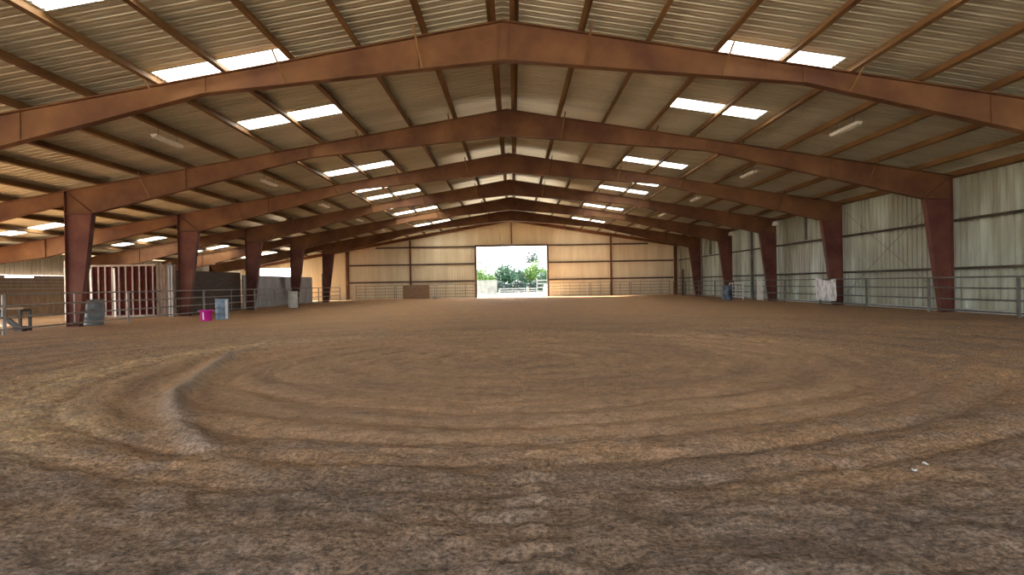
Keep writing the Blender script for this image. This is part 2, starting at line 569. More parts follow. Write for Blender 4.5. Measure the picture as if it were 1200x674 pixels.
xr = MB()
for i in range(I0, I1):
    for xa, xb, key in [(-25.0, -22.1, None), (-22.1, -19.2, 'aisle'), (-19.2, -7.9, None), (-7.9, -4.92, 'left'), (-4.92, 0, None), (0, 4.92, None), (4.92, 7.65, 'right'), (7.65, 15.6, None)]:
        if key and in_sky(i, key):
            continue
        roof_rows(xr, i, xa, xb)
tag(xr.build('ceiling', M['roof']), 'ribbed metal roof sheeting seen from below', 'roof', kind='structure')

ORD = ['first', 'second', 'third', 'fourth', 'fifth', 'sixth', 'seventh', 'eighth', 'ninth', 'tenth', 'eleventh', 'twelfth']
BAYNAME = {1: 'before the first steel frame', 2: 'between the first and second steel frames', 3: 'between the second and third steel frames',
           4: 'between the third and fourth steel frames', 5: 'between the fourth and fifth steel frames', 6: 'between the fifth and sixth steel frames', 7: 'past the sixth steel frame, added for light'}
SIDE = {'right': 'right roof slope', 'left': 'left roof slope', 'aisle': 'side aisle roof'}
for key, (xa, xb) in SKY_X.items():
    use = [(d, r) for d, r in zip(SKY_D, SKY_ROWS) if not (key == 'aisle' and d < 3.0)]
    for d, r in use:
        m = MB()
        for i in range(r, r + 3):
            roof_rows(m, i, xa - 0.06, xb + 0.06, 0.006)      # lapped over the metal sheets
        roof_rows(m, r - 1, xa - 0.06, xb + 0.06, 0.006, slice(5, None))
        roof_rows(m, r + 3, xa - 0.06, xb + 0.06, 0.006, slice(0, 1))
        o = recentre(m.build('skylight', M['sky_panel']))
        mates = [q for q, _ in use if int(q) == int(d)]
        pos = '' if len(mates) == 1 else ('nearer ' if d == min(mates) else 'farther ')
        tag(o, f'{pos}translucent white skylight in {SIDE[key]} {BAYNAME[int(d)]}', 'skylight', f'skylights in the {SIDE[key]}')


# ------------------------------------------------------------------ walls
def ribbed_wall(axis_, fixed, a, b, levels, holes, outward, tf, pitch=PITCH):
    """vertical ribbed sheet; axis_ 'x' runs along X at Y=fixed, 'y' along Y at X=fixed. tf(t)=top height"""
    m = MB()
    prof = [(t * pitch / PITCH, h) for t, h in ((0.0, 0.0), (0.105, 0.0), (0.112, 0.006), (0.123, 0.006), (0.130, 0), (0.212, 0.0), (0.224, 0.05), (0.292, 0.05), (0.3048, 0.0))]
    n = int(math.ceil((b - a) / pitch))
    for i in range(n):
        for (ta, ha), (tb, hb) in zip(prof[:-1], prof[1:]):
            t0, t1 = min(b, a + i * pitch + ta), min(b, a + i * pitch + tb)
            if t1 - t0 < 1e-5:
                continue
            tm = (t0 + t1) / 2
            zs0 = [min(z, tf(t0)) for z in levels] + [tf(t0)]
            zs1 = [min(z, tf(t1)) for z in levels] + [tf(t1)]
            for k in range(len(zs0) - 1):
                if zs0[k + 1] - zs0[k] < 1e-4 and zs1[k + 1] - zs1[k] < 1e-4:
                    continue
                zm = (zs0[k] + zs0[k + 1]) / 2
                if any(h[0] < tm < h[1] and h[2] < zm < h[3] for h in holes):
                    continue
                d0, d1 = fixed + outward * ha, fixed + outward * hb
                if axis_ == 'x':
                    q = [(t0, d0, zs0[k]), (t1, d1, zs1[k]), (t1, d1, zs1[k + 1]), (t0, d0, zs0[k + 1])]
                else:
                    q = [(d0, t0, zs0[k]), (d1, t1, zs1[k]), (d1, t1, zs1[k + 1]), (d0, t0, zs0[k + 1])]
                m.add(q, [(0, 1, 2, 3)])
    return m


DX0, DX1, DZ = -3.25, 3.2, 4.66
OX0, OX1, OZ = -23.3, -19.6, 3.02
wf = ribbed_wall('x', YE, -25.0, 15.56, [-0.05, OZ, DZ], [(DX0, DX1, -1, DZ), (OX0, OX1, -1, OZ)], 1, lambda x: zroof(x) + 0.03, 0.2286)
tag(wf.build('wall_far', M['wall_end']), 'tan ribbed metal end wall with the big door opening', 'wall', kind='structure')
wr = ribbed_wall('y', 15.50, -BAY, YE, [-0.05], [], 1, lambda y: zroof(15.5) - 0.02)
tag(wr.build('wall_right', M['wall_side']), 'pale ribbed metal wall along the right side', 'wall', kind='structure')
wl = ribbed_wall('y', -24.75, 27.5, YE, [2.09], [], -1, lambda y: zroof(-24.75) - 0.02)
tag(wl.build('wall_left', M['wall_grey']), 'grey ribbed metal band high along the left aisle', 'wall', kind='structure')

# door trim
d = MB()
d.box((DX0 - 0.09, YE - 0.08, DZ / 2), (0.18, 0.2, DZ))
d.box((DX1 + 0.09, YE - 0.08, DZ / 2), (0.18, 0.2, DZ))
d.box(((DX0 + DX1) / 2, YE - 0.08, DZ + 0.09), (DX1 - DX0 + 0.36, 0.2, 0.18))
tag(recentre(d.build('door_1', M['girt'])), 'steel frame around the open end door', 'door', kind='structure')
# concrete kick strip along the right wall
k = MB()
k.box((15.36, YE / 2, 0.06), (0.12, YE - 0.4, 0.12))
tag(recentre(k.build('baseboard_right', M['wall_grey'])), 'pale kick strip at the foot of the right wall', 'baseboard', kind='structure')


# ------------------------------------------------------------------ steel frames
FW = 0.25   # flange width
TK = 0.02


def ibeam(top, bot, web=0.014):
    """top and bottom X-Z polylines with the same number of points -> web + flanges"""
    m = MB()
    for a, b, c, d_ in zip(top[:-1], top[1:], bot[:-1], bot[1:]):
        m.prism_y([a, b, d_, c], -web / 2, web / 2)
        m.strip(a, b, TK, -FW / 2, FW / 2)
        m.strip(c, d_, TK, -FW / 2, FW / 2)
    return m


def make_frame():
    root = empty('steel_frame')
    for sx, hw in ((1, XR), (-1, -XL)):
        ki = hw - 0.95
        def zb(x):
            if x <= 6.85: return ztop(x) - (0.9 - 0.5 * x / 6.85)
            return ztop(x) - (0.4 + 0.55 * min(1, (x - 6.85) / (ki - 6.85)))
        zk = zb(ki)
        xs = [0.0, 6.85, ki, hw - 0.01]
        top = [(sx * x, ztop(x) - 0.01) for x in xs]
        bot = [(sx * x, zb(x) + 0.01) for x in xs[:3]] + [(sx * (hw - 0.01), zk)]
        rf = ibeam(top, bot).build('rafter', M['steel'], root)
        for x in (0.12, 1.95, 6.85, 11.1):
            p = MB()
            w = 0.02 if x != 6.85 else 0.03
            for s in (-1, 1):
                p.prism_y([(sx * (x - w / 2), ztop(x) - 0.02), (sx * (x + w / 2), ztop(x) - 0.02), (sx * (x + w / 2), zb(x) + 0.02), (sx * (x - w / 2), zb(x) + 0.02)], s * 0.007, s * 0.045)
            p.build('stiffener', M['steel'], rf)
        # column, tapering to the foot
        mc = MB()
        o0, o1 = (sx * (hw - 0.01), 0.02), (sx * (hw - 0.01), zk)
        i0, i1 = (sx * (hw - 0.42), 0.02), (sx * (ki + 0.01), zk)
        mc.prism_y([o0, o1, i1, i0], -0.007, 0.007)
        mc.strip(o0, (o1[0], ztop(hw) - 0.02), TK, -FW / 2, FW / 2)
        mc.strip(i0, i1, TK, -FW / 2, FW / 2)
        co = mc.build('column', M['column'], root)
        p = MB()
        p.box((sx * (hw - 0.22), 0, 0.011), (0.5, 0.34, 0.022))
        p.build('base_plate', M['column'], co)
        p = MB()
        for s in (-1, 1):
            p.prism_y([(sx * (hw - 0.02), zk + 0.012), (sx * (ki + 0.02), zk + 0.012), (sx * (ki + 0.02), zk - 0.012), (sx * (hw - 0.02), zk - 0.012)], s * 0.007, s * 0.125)
        p.build('knee_plate', M['column'], co)
        p = MB()    # diagonal stiffener in the knee
        for s in (-1, 1):
            p.prism_y([(sx * (hw - 0.06), ztop(hw) - 0.05), (sx * (hw - 0.03), ztop(hw) - 0.05), (sx * (ki + 0.05), zk + 0.03), (sx * (ki + 0.02), zk + 0.03)], s * 0.007, s * 0.04)
        p.build('stiffener', M['column'], co)
        # flange braces up to the purlins
        for x in (1.85, 4.95, 7.85, 12.3):
            for s in (-1, 1):
                p = MB()
                p.bar((sx * x, s * 0.12, zb(x) + 0.02), (sx * (x + 0.12), s * 0.62, ztop(x) + 0.05), 0.045, 0.012)
                p.build('flange_brace', M['purlin'], root)
    # side aisle
    xs = [-XL, 21.4, -XO - 0.02]
    dep = [0.45, 0.85, 0.7]
    top = [(-x, ztop(x) - 0.01) for x in xs]
    bot = [(-x, ztop(x) - q + 0.01) for x, q in zip(xs, dep)]
    ar = ibeam(top, bot).build('aisle_rafter', M['steel'], root)
    p = MB()
    p.box((-21.4, 0, ztop(21.4) - 0.43), (0.03, 0.22, 0.82))
    p.build('stiffener', M['steel'], ar)
    mc = MB()
    zc = ztop(-XO) - 0.02
    mc.prism_y([(XO, 0.02), (XO, zc), (XO + 0.35, zc - 0.6), (XO + 0.3, 0.02)], -0.007, 0.007)
    mc.strip((XO, 0.02), (XO, zc), TK, -FW / 2, FW / 2)
    mc.strip((XO + 0.3, 0.02), (XO + 0.35, zc - 0.62), TK, -FW / 2, FW / 2)
    co = mc.build('aisle_column', M['column'], root)
    p = MB()
    p.box((XO + 0.15, 0, 0.011), (0.45, 0.34, 0.022))
    p.build('base_plate', M['column'], co)
    return root


frame0 = make_frame()
FR_LABEL = ['huge brown steel roof frame closest to the viewer, its columns out of view',
            'second brown steel frame, with a column at each edge of the photo',
            'third brown steel frame, right column beside the white banner',
            'fourth brown steel frame, right column beside the white pickets',
            'fifth brown steel frame, right column beside the blue barrel',
            'sixth brown steel frame, smallest and closest to the tan end wall']
for n in range(6):
    o = frame0 if n == 0 else copy_tree(frame0)
    o.location = (0, (n + 2) * BAY, 0)
    tag(o, FR_LABEL[n], 'steel frame', 'steel frames across the arena')


# ------------------------------------------------------------------ purlins (Z sections along the barn)
def zsection(x, y0, y1, sgn):
    zt = ztop(x) + PURL - 0.002
    zb = ztop(x) + 0.002
    t, w = 0.006, 0.1
    m = MB()
    sl = -S * (1 if x > 0 else -1)
    m.prism_y([(x - t / 2, zb), (x + t / 2, zb), (x + t / 2, zt), (x - t / 2, zt)], y0, y1)
    a, b = (x, x + sgn * w) if sgn > 0 else (x - w, x)
    m.prism_y([(a, zb + sl * (a - x)), (b, zb + sl * (b - x)), (b, zb + t + sl * (b - x)), (a, zb + t + sl * (a - x))], y0, y1)
    e = x + sgn * w
    m.prism_y([(e - 0.003, zb + sl * (e - x)), (e + 0.003, zb + sl * (e - x)), (e + 0.003, zb + 0.022 + sl * (e - x)), (e - 0.003, zb + 0.022 + sl * (e - x))], y0, y1)
    a, b = (x - w, x) if sgn > 0 else (x, x + w)
    m.prism_y([(a, zt - t + sl * (a - x)), (b, zt - t + sl * (b - x)), (b, zt + sl * (b - x)), (a, zt + sl * (a - x))], y0, y1)
    return m


PX = [0.26 + 1.54 * n for n in range(10)]
for n, x in enumerate(PX):
    for sx, nm in ((1, 'right'), (-1, 'left')):
        o = recentre(zsection(sx * x, -BAY, YE - 0.02, -sx).build('roof_purlin', M['purlin']))
        tag(o, f'brown steel purlin under the {nm} roof slope, {ORD[n]} from the ridge', 'purlin', f'purlins under the {nm} roof slope')
for n, x in enumerate([15.75, 17.3, 18.85, 20.65, 22.3, 23.8]):
    o = recentre(zsection(-x, -BAY, YE - 0.02, 1).build('roof_purlin', M['purlin']))
    tag(o, f'brown steel purlin over the side aisle, {ORD[n]} outward from the columns', 'purlin', 'purlins over the side aisle')
m = MB()
m.prism_y([(15.26, 4.64), (15.44, 4.61), (15.44, 4.80), (15.26, 4.83)], -BAY, YE - 0.02)
tag(recentre(m.build('eave_strut', M['purlin'])), 'long dark steel eave strut where right wall meets roof', 'eave strut')

# ------------------------------------------------------------------ girts, end-wall posts, end rafter
def girt_along_y(x0, x1, z, y0, y1):
    m = MB()
    m.box(((x0 + x1) / 2, (y0 + y1) / 2, z), (abs(x1 - x0), y1 - y0, 0.012))
    m.box((x0, (y0 + y1) / 2, z - 0.035), (0.01, y1 - y0, 0.09))
    return m


for z, nm in ((1.52, 'lower'), (3.16, 'upper')):
    m = girt_along_y(15.25, 15.49, z, -BAY, YE - 0.3)
    tag(recentre(m.build('wall_girt', M['girt_dark'])), f'{nm} dark steel girt running along the pale right wall', 'girt', 'girts on the right wall')
PXW = [-15.15, -9.35, 9.1, 15.0]
PLAB = ['brown steel post of the end wall, in the corner by the side aisle', 'brown steel post of the end wall left of the open door',
        'brown steel post of the end wall right of the open door', 'brown steel post in the corner of end wall and right wall']
for x, lb in zip(PXW, PLAB):
    m = MB()
    zt = ztop(x) - 0.30
    if x == -9.35 or x == 9.1:
        m.box((x, YE - 0.12, zt / 2), (0.15, 0.02, zt))
        m.box((x, YE - 0.30, zt / 2), (0.15, 0.02, zt))
        m.box((x, YE - 0.21, zt / 2), (0.012, 0.16, zt))
    else:
        m.box((x, YE - 0.12, zt / 2), (0.24, 0.02, zt))
        m.box((x, YE - 0.34, zt / 2), (0.24, 0.02, zt))
        m.box((x, YE - 0.23, zt / 2), (0.012, 0.2, zt))
    tag(recentre(m.build('end_post', M['steel'])), lb, 'steel post', 'posts of the end wall')
for z, nm in ((1.62, 'lowest'), (3.2, 'middle'), (4.78, 'highest')):
    for xa, xb, sd in ((-15.0, DX0 - 0.2, 'left'), (DX1 + 0.2, 14.85, 'right')):
        lim = (ZR - z - 0.35) / S
        xa2, xb2 = max(xa, -lim), min(xb, lim)
        m = MB()
        m.box(((xa2 + xb2) / 2, YE - 0.05, z), (xb2 - xa2, 0.09, 0.012))
        m.box(((xa2 + xb2) / 2, YE - 0.09, z - 0.06), (xb2 - xa2, 0.01, 0.15))
        tag(recentre(m.build('wall_girt', M['girt'])), f'{nm} dark steel girt on the tan end wall {sd} of the door', 'girt', 'girts on the end wall')
m = MB()
for xa, xb in ((0, 15.2), (-15.2, 0), (-24.6, -15.2)):
    m.prism_y([(xa, ztop(xa)), (xb, ztop(xb)), (xb, ztop(xb) - 0.26), (xa, ztop(xa) - 0.26)], YE - 0.32, YE - 0.10)
tag(recentre(m.build('end_rafter', M['steel'])), 'shallow brown steel rafter along the top of the tan end wall', 'rafter')
m = MB()
m.box((0, YE - 0.2, (DZ + 6.92) / 2 + 0.1), (0.1, 0.1, 6.92 - DZ - 0.25))
tag(recentre(m.build('gable_post', M['steel'])), 'short brown post above the middle of the open end door', 'steel post')

# rods and posts along the right wall
m = MB()
m.tube([(15.2, 3 * BAY + 0.4, 0.5), (15.2, 4 * BAY - 0.4, 4.2)], 0.008, 6)
m2 = MB()
m2.tube([(15.17, 3 * BAY + 0.4, 4.2), (15.17, 4 * BAY - 0.4, 0.5)], 0.008, 6)
tag(recentre(m.build('brace_rod', M['girt'])), 'thin steel brace rod on right wall rising away from the viewer', 'brace rod', 'crossed brace rods')
tag(recentre(m2.build('brace_rod', M['girt'])), 'thin steel brace rod on right wall falling away from the viewer', 'brace rod', 'crossed brace rods')
for y, z0, z1, w, lb in ((41.6, 0.0, 4.55, 0.16, 'dark steel pipe post on right wall by the white pickets'),
                         (52.6, 0.0, 4.55, 0.12, 'slim dark steel post on right wall near the sixth frame'),
                         (50.3, 3.2, 4.55, 0.2, 'short dark steel hanger above upper girt near the fifth frame'),
                         (33.9, 3.2, 4.55, 0.15, 'short dark steel hanger above upper girt beyond the white banner')):
    m = MB()
    m.tube([(15.12, y, z0), (15.12, y, z1)], w / 2, 12)
    tag(recentre(m.build('wall_post', M['galv_dark'])), lb, 'steel post')

# ------------------------------------------------------------------ ceiling strip lights
def make_strip():
    r = empty('strip_light')
    m = MB()
    m.prism_y([(-0.05, 0.0), (0.05, 0.0), (0.09, 0.05), (0.09, 0.07), (-0.09, 0.07), (-0.09, 0.05)], -0.75, 0.75)
    m.build('housing', M['lamp_white'], r)
    for s in (-0.055, 0.055):
        t = MB()
        t.tube([(s, -0.7, -0.006), (s, 0.7, -0.006)], 0.016, 10)
        t.build('tube', M['lamp_white'], r)
    for y in (-0.5, 0.5):
        h = MB()
        h.tube([(0, y, 0.07), (0, y, 0.30)], 0.008, 6)
        h.build('hanger', M['galv_dark'], r)
    return r


s0 = make_strip()
first = True
for n in range(5):
    for sx, nm in ((1, 'right'), (-1, 'left')):
        o = s0 if first else copy_tree(s0)
        first = False
        x = sx * (PX[6] - 0.02)
        o.location = (x, 18.6 + BAY * n, ztop(x) - 0.29)
        tag(o, f'white strip light hung under the {nm} roof slope {BAYNAME[n + 2]}', 'ceiling light', 'strip lights')

# flood lamps at the knees of the right wall
def make_flood():
    r = empty('flood_lamp')
    m = MB()
    m.lathe([(0.0, 0.17), (0.08, 0.165), (0.15, 0.12), (0.19, 0.03), (0.2, -0.06), (0.18, -0.1), (0.0, -0.11)], 24)
    m.build('lamp_head', M['lamp_white'], r)
    m = MB()
    m.tube([(0, 0, 0.16), (0, 0, 0.22), (0.04, 0, 0.26), (0.19, 0, 0.27)], 0.025, 8)
    m.build('bracket', M['galv_dark'], r)
    return r


f0 = make_flood()
f0.location = (15.05, 5 * BAY - 0.5, 4.36)
tag(f0, 'round white flood lamp high in front of the fourth frame column', 'flood lamp', 'flood lamps')
f1 = copy_tree(f0)
f1.location = (15.05, 6 * BAY - 0.5, 4.36)
tag(f1, 'round white flood lamp high in front of the fifth frame column', 'flood lamp', 'flood lamps')


# ------------------------------------------------------------------ pipe fences
def make_panel(L, zs, mids=(), mat='galv', rr=0.026, hgt=None):
    r = empty('fence_panel')
    hgt = hgt or max(zs) + 0.02
    for x in (0.04, L - 0.04):
        m = MB()
        m.tube([(x, 0, -0.05), (x, 0, hgt)], rr * 1.25, 10)
        m.build('post', M[mat], r)
    for z in zs:
        m = MB()
        m.tube([(0.04, 0, z), (L - 0.04, 0, z)], rr, 8)
        m.build('rail', M[mat], r)
    for x in mids:
        m = MB()
        m.tube([(x, 0, min(zs) - 0.0), (x, 0, max(zs))], rr * 0.8, 8)
        m.build('upright', M[mat], r)
    return r


RZ = (0.12, 0.48, 0.84, 1.18)
XF = 14.48
p0 = make_panel(4.05, RZ, mat='galv_dark', rr=0.024)
YP = [14.85 + 4.05 * n for n in range(11)]
for n, y in enumerate(YP):
    o = p0 if n == 0 else copy_tree(p0)
    o.location = (XF, y, 0)
    o.rotation_euler = (0, 0, math.pi / 2)
    tag(o, f'four-rail grey pipe fence panel along the right wall, {ORD[n]} from the viewer', 'fence panel', 'pipe fence along the right wall')
LP = 6.1
RZL = (0.16, 0.50, 0.84, 1.17)
p1 = make_panel(LP, RZL, mids=(3.05,), mat='galv')
for n in range(7):
    o = p1 if n == 0 else copy_tree(p1)
    o.location = (-14.5, 12.9 + LP * n, 0)
    o.rotation_euler = (0, 0, math.pi / 2)
    tag(o, f'four-rail grey pipe fence panel before the left columns, {ORD[n]} from the viewer', 'fence panel', 'pipe fence along the left columns')
RZE = (0.15, 0.42, 0.69, 0.96, 1.24)
p2 = make_panel(3.6, RZE, mids=(0.9, 1.8, 2.7), mat='galv', rr=0.022)
xs_end = [(-14.3 + 3.66 * n, 'left') for n in range(3)] + [(3.45 + 3.66 * n, 'right') for n in range(3)]
cnt = {'left': 0, 'right': 0}
for n, (x, sd) in enumerate(xs_end):
    o = p2 if n == 0 else copy_tree(p2)
    o.location = (x, YE - 0.75, 0)
    i = cnt[sd]
    cnt[sd] += 1
    far = (3 - i) if sd == 'left' else i + 1
    tag(o, f'five-rail pipe fence panel against the end wall, {ORD[far - 1]} {sd} of the open door', 'fence panel', 'pipe fence along the end wall')


# ------------------------------------------------------------------ barrels, bucket
def make_barrel(mat, r=0.29, h=0.88, stripe=False):
    root = empty('barrel')
    m = MB()
    pr = [(0.0, 0.0), (r - 0.02, 0.0), (r, 0.015), (r, 0.03), (r - 0.012, 0.045)]
    for z in (0.33, 0.62):
        pr += [(r - 0.012, h * z - 0.03), (r + 0.004, h * z - 0.012), (r + 0.004, h * z + 0.012), (r - 0.012, h * z + 0.03)]
    pr += [(r - 0.012, h - 0.05), (r, h - 0.03), (r + 0.004, h - 0.01), (r, h), (r - 0.025, h), (r - 0.03, h - 0.05)]
    m.lathe(pr, 32)
    b = m.build('body', M[mat], root)
    m = MB()
    m.lathe([(0.0, h - 0.05), (r - 0.03, h - 0.05)], 32)
    m.build('lid', M['dark_inside'] if mat == 'barrel_steel' else M[mat], root)
    if stripe:
        m = MB()
        vs = []
        n = 6
        for k in range(n + 1):
            t = math.radians(-42 + 26 * k / n)
            vs += [((r + 0.006) * math.cos(t), (r + 0.006) * math.sin(t), 0.04), ((r + 0.006) * math.cos(t), (r + 0.006) * math.sin(t), h - 0.04)]
        m.add(vs, [(2 * k, 2 * k + 2, 2 * k + 3, 2 * k + 1) for k in range(n)], True)
        so = m.build('painted_stripe', M['stripe'], root)
        so['label'] = 'pale vertical stripe on the barrel'
    return root


o = make_barrel('barrel_steel', 0.33, 0.92)
o.location = (-14.93, 23.72, 0.0)
tag(o, 'blue-grey steel drum behind the fence beside the second frame column', 'barrel', 'barrels')
o = make_barrel('barrel_blue', 0.26, 0.83, True)
o.location = (-11.42, 26.2, 0.0)
tag(o, 'blue barrel with pale stripe standing beside the magenta bucket', 'barrel', 'barrels')
o = make_barrel('barrel_white', 0.29, 1.0)
o.location = (-13.25, 40.0, 0.0)
tag(o, 'white barrel standing at the left fence', 'barrel', 'barrels')
o = make_barrel('barrel_slate', 0.31, 0.9, True)
o.location = (13.15, 40.4, 0.0)
tag(o, 'dark slate blue barrel standing at the right fence beside the white pipe gate', 'barrel', 'barrels')
root = empty('bucket', (-11.66, 25.35, 0.0), 0.3)
m = MB()
m.lathe([(0.0, 0.0), (0.19, 0.0), (0.2, 0.02), (0.235, 0.38), (0.25, 0.385), (0.25, 0.42), (0.235, 0.42), (0.22, 0.40), (0.185, 0.03), (0.0, 0.03)], 32)
m.build('body', M['pink'], root)
for s in (-1, 1):
    m = MB()
    m.tube([(s * 0.25, -0.07, 0.39), (s * 0.30, -0.05, 0.36), (s * 0.31, 0, 0.35), (s * 0.30, 0.05, 0.36), (s * 0.25, 0.07, 0.39)], 0.012, 8)
    hd = m.build('handle', M['white'], root)
    hd['label'] = 'white rope handle'
m = MB()
vs = []
for kk in range(5):
    t = math.radians(-118 + 14 * kk / 4)
    vs += [(0.207 * math.cos(t), 0.207 * math.sin(t), 0.06), (0.234 * math.cos(t), 0.234 * math.sin(t), 0.34)]
m.add(vs, [(2 * q, 2 * q + 2, 2 * q + 3, 2 * q + 1) for q in range(4)], True)
sl = m.build('sticker', M['white'], root)
sl['label'] = 'white strip on the bucket side'
tag(root, 'bright magenta plastic bucket on the dirt by the blue barrel', 'bucket')

# ------------------------------------------------------------------ stall front with pale bars, board walls, grey panels
YS = 30.05
root = empty('stall_front', (-18.1, YS, 0))
m = MB()
n = int(4.3 / 0.16)
m.box((0.0, 0.06, 1.2), (3.9, 0.03, 2.3))
m.build('maroon_sheet', M['maroon'], root)
for n in range(13):
    x = -1.86 + 0.31 * n
    m = MB()
    m.box((x, 0.0, 1.19), (0.062, 0.06, 2.34))
    m.build('upright_bar', M['whitebar'], root)
for z in (0.06, 2.36):
    m = MB()
    m.box((0, 0.0, z), (3.95, 0.08, 0.08))
    m.build('cross_rail', M['whitebar'], root)
tag(root, 'maroon stall front with upright pale bars behind the left fence', 'stall front')
m = MB()
for n in range(6):
    m.box((-16.02 + 0.15 * n, YS - 0.02 + 0.012 * (n % 2), 1.2 + 0.03 * math.sin(n * 2.1)), (0.138, 0.035, 2.46 + 0.06 * math.sin(n * 2.1)))
tag(recentre(m.build('board_wall', M['board'])), 'upright dark brown board wall beside the maroon stall front', 'board wall')
for xa, lb in ((-15.03 - 0.1, 'pale grey upright post beside the third frame column'),):
    m = MB()
    m.box((-15.34, YS - 0.08, 1.16), (0.08, 0.08, 2.32))
    m.box((-15.49 + 0.02, YS - 0.08, 1.16), (0.06, 0.08, 2.32))
    m.box((-15.4, YS - 0.08, 2.3), (0.2, 0.08, 0.06))
    tag(recentre(m.build('gate_post', M['panel_grey'])), lb, 'post')
for x0, x1, z0, lb in ((-19.05, -18.86, 0.0, 'pale plank leaning on the maroon stall front behind the drum'), (-17.98, -17.80, 0.0, 'pale plank leaning on the maroon stall front, clear of the drum')):
    m = MB()
    m.bar((x1, YS - 0.32, 0.03), (x0, YS - 0.07, 2.24), 0.09, 0.03, up=(0, 1, 0))
    tag(recentre(m.build('plank', M['white'])), lb, 'plank', 'leaning pale planks')
# dark board wall along the column line
m = MB()
a, b = Vector((-15.72, YS + 0.5, 0)), Vector((-15.5, 37.8, 0))
for n in range(9):
    z = 0.13 + 0.235 * n
    off = 0.01 * (n % 2)
    m.bar((a.x + off, a.y, z), (b.x + off, b.y, z), 0.04, 0.245)
for t in (0.02, 0.35, 0.68, 0.98):
    q = a.lerp(b, t)
    m.box((q.x - 0.08, q.y, 1.05), (0.1, 0.1, 2.1))
tag(recentre(m.build('board_wall', M['board_dark'])), 'dark horizontal board wall between the third and fourth left columns', 'board wall')
for ya, yb, lb in ((38.5, 41.9, 'light grey sheet panel just past the fourth left column'), (41.92, 45.6, 'light grey sheet panel just before the fifth left column'), (45.65, 51.6, 'long grey sheet panel behind the white barrel and fence')):
    root = empty('sheet_panel', (-15.62, (ya + yb) / 2, 0))
    L = yb - ya
    m = MB()
    nn = int(L / 0.1)
    for i in range(nn):
        y0, y1 = -L / 2 + L * i / nn, -L / 2 + L * (i + 1) / nn
        x0, x1 = 0.012 * (i % 2), 0.012 * ((i + 1) % 2)
        m.add([(x0, y0, 0.03), (x1, y1, 0.03), (x1, y1, 1.98), (x0, y0, 1.98)], [(0, 1, 2, 3)])
        m.add([(x0 - 0.02, y0, 0.03), (x1 - 0.02, y1, 0.03), (x1 - 0.02, y1, 1.98), (x0 - 0.02, y0, 1.98)], [(0, 3, 2, 1)])
    m.build('sheet', M['panel_grey'], root)
    for z in (0.05, 1.0, 1.97):
        m = MB()
        m.box((-0.06, 0, z), (0.06, L, 0.07))
        m.build('batten', M['galv_dark'], root)
    for y in (-L / 2 + 0.04, L / 2 - 0.04):
        m = MB()
        m.box((-0.05, y, 1.0), (0.08, 0.08, 2.0))
        m.build('post', M['galv_dark'], root)
    tag(root, lb, 'panel', 'grey panels along the left columns')
# brown low boarding and rails of the aisle's outer side
root = empty('board_fence', (-24.3, 44, 0))
m = MB()
for n in range(150):
    y = -16.2 + 0.217 * n
    hh = 1.95 if -11.9 < y < -10.1 else 2.075
    m.box((-0.25, y, hh / 2), (0.03, 0.221, hh))
m.build('boarding', M['board_brown'], root)
for z in (1.40, 1.58, 1.76, 1.93):
    m = MB()
    m.box((-0.2, 0, z), (0.04, 32.4, 0.05))
    m.build('rail', M['whitebar'], root)
tag(root, 'low brown board fence with pale rails along the left aisle edge', 'board fence')
# tall white pipe
m = MB()
m.tube([(-18.55, 27.6, 0.0), (-18.55, 27.6, 2.5)], 0.06, 12)
tag(recentre(m.build('pipe_post', M['white'])), 'tall white pipe post standing behind the second left column', 'post')
m = MB()
m.tube([(-15.05, 52.6, 0), (-15.05, 52.6, 2.3)], 0.09, 10)
tag(recentre(m.build('wooden_post', M['board_dark'])), 'dark wooden post at the end of the left fence', 'post', 'dark wooden posts')
m = MB()
m.tube([(14.3, 55.4, -0.02), (14.3, 55.4, 2.2)], 0.09, 10)
tag(recentre(m.build('wooden_post', M['board_dark'])), 'dark wooden post at the end of the right fence', 'post', 'dark wooden posts')
# white offcut beside the drum
m = MB()
m.bar((-15.33, 23.35, 0.02), (-15.37, 23.42, 0.85), 0.05, 0.03, up=(0, 1, 0))
tag(recentre(m.build('plank', M['white'])), 'short white plank upright between drum and second left column', 'plank')

# ------------------------------------------------------------------ dark bench behind the left fence
root = empty('bench', (-16.2, 20.75, 0))
for x in (-1.35, 0.85):
    m = MB()
    for y in (0.0, 0.42):
        m.bar((x, y, 0.0), (x, y, 0.68), 0.07, 0.07)
    m.bar((x, 0.0, 0.05), (x, 0.42, 0.05), 0.06, 0.06)
    m.bar((x, 0.0, 0.65), (x, 0.42, 0.65), 0.06, 0.06)
    m.build('end_frame', M['black_steel'], root)
for xa, xb in ((0.80, 0.1), (-1.3, -0.6)):
    m = MB()
    m.bar((xa, 0.0, 0.10), (xb, 0.0, 0.64), 0.15, 0.07, up=(0, 1, 0))
    m.build('brace', M['black_steel'], root)
for y in (0.07, 0.36):
    m = MB()
    m.box((-0.25, y, 0.71), (2.5, 0.26, 0.05))
    m.build('seat_plank', M['board_brown'], root)
m = MB()
m.bar((-1.3, 0.47, 0.72), (-1.3, 0.47, 1.16), 0.06, 0.06)
m.bar((-0.3, 0.47, 0.72), (-0.3, 0.47, 1.16), 0.06, 0.06)
m.bar((-1.33, 0.47, 1.16), (-0.27, 0.47, 1.16), 0.06, 0.07)
m.bar((-1.33, 0.47, 0.92), (-0.8, 0.47, 0.92), 0.04, 0.16)
m.build('back_frame', M['black_steel'], root)
m = MB()
m.box((0.85, 0.0, 0.08), (0.26, 0.24, 0.16))
m.build('foot_block', M['black_steel'], root)
tag(root, 'dark-framed plank bench behind the left fence at the photo edge', 'bench')

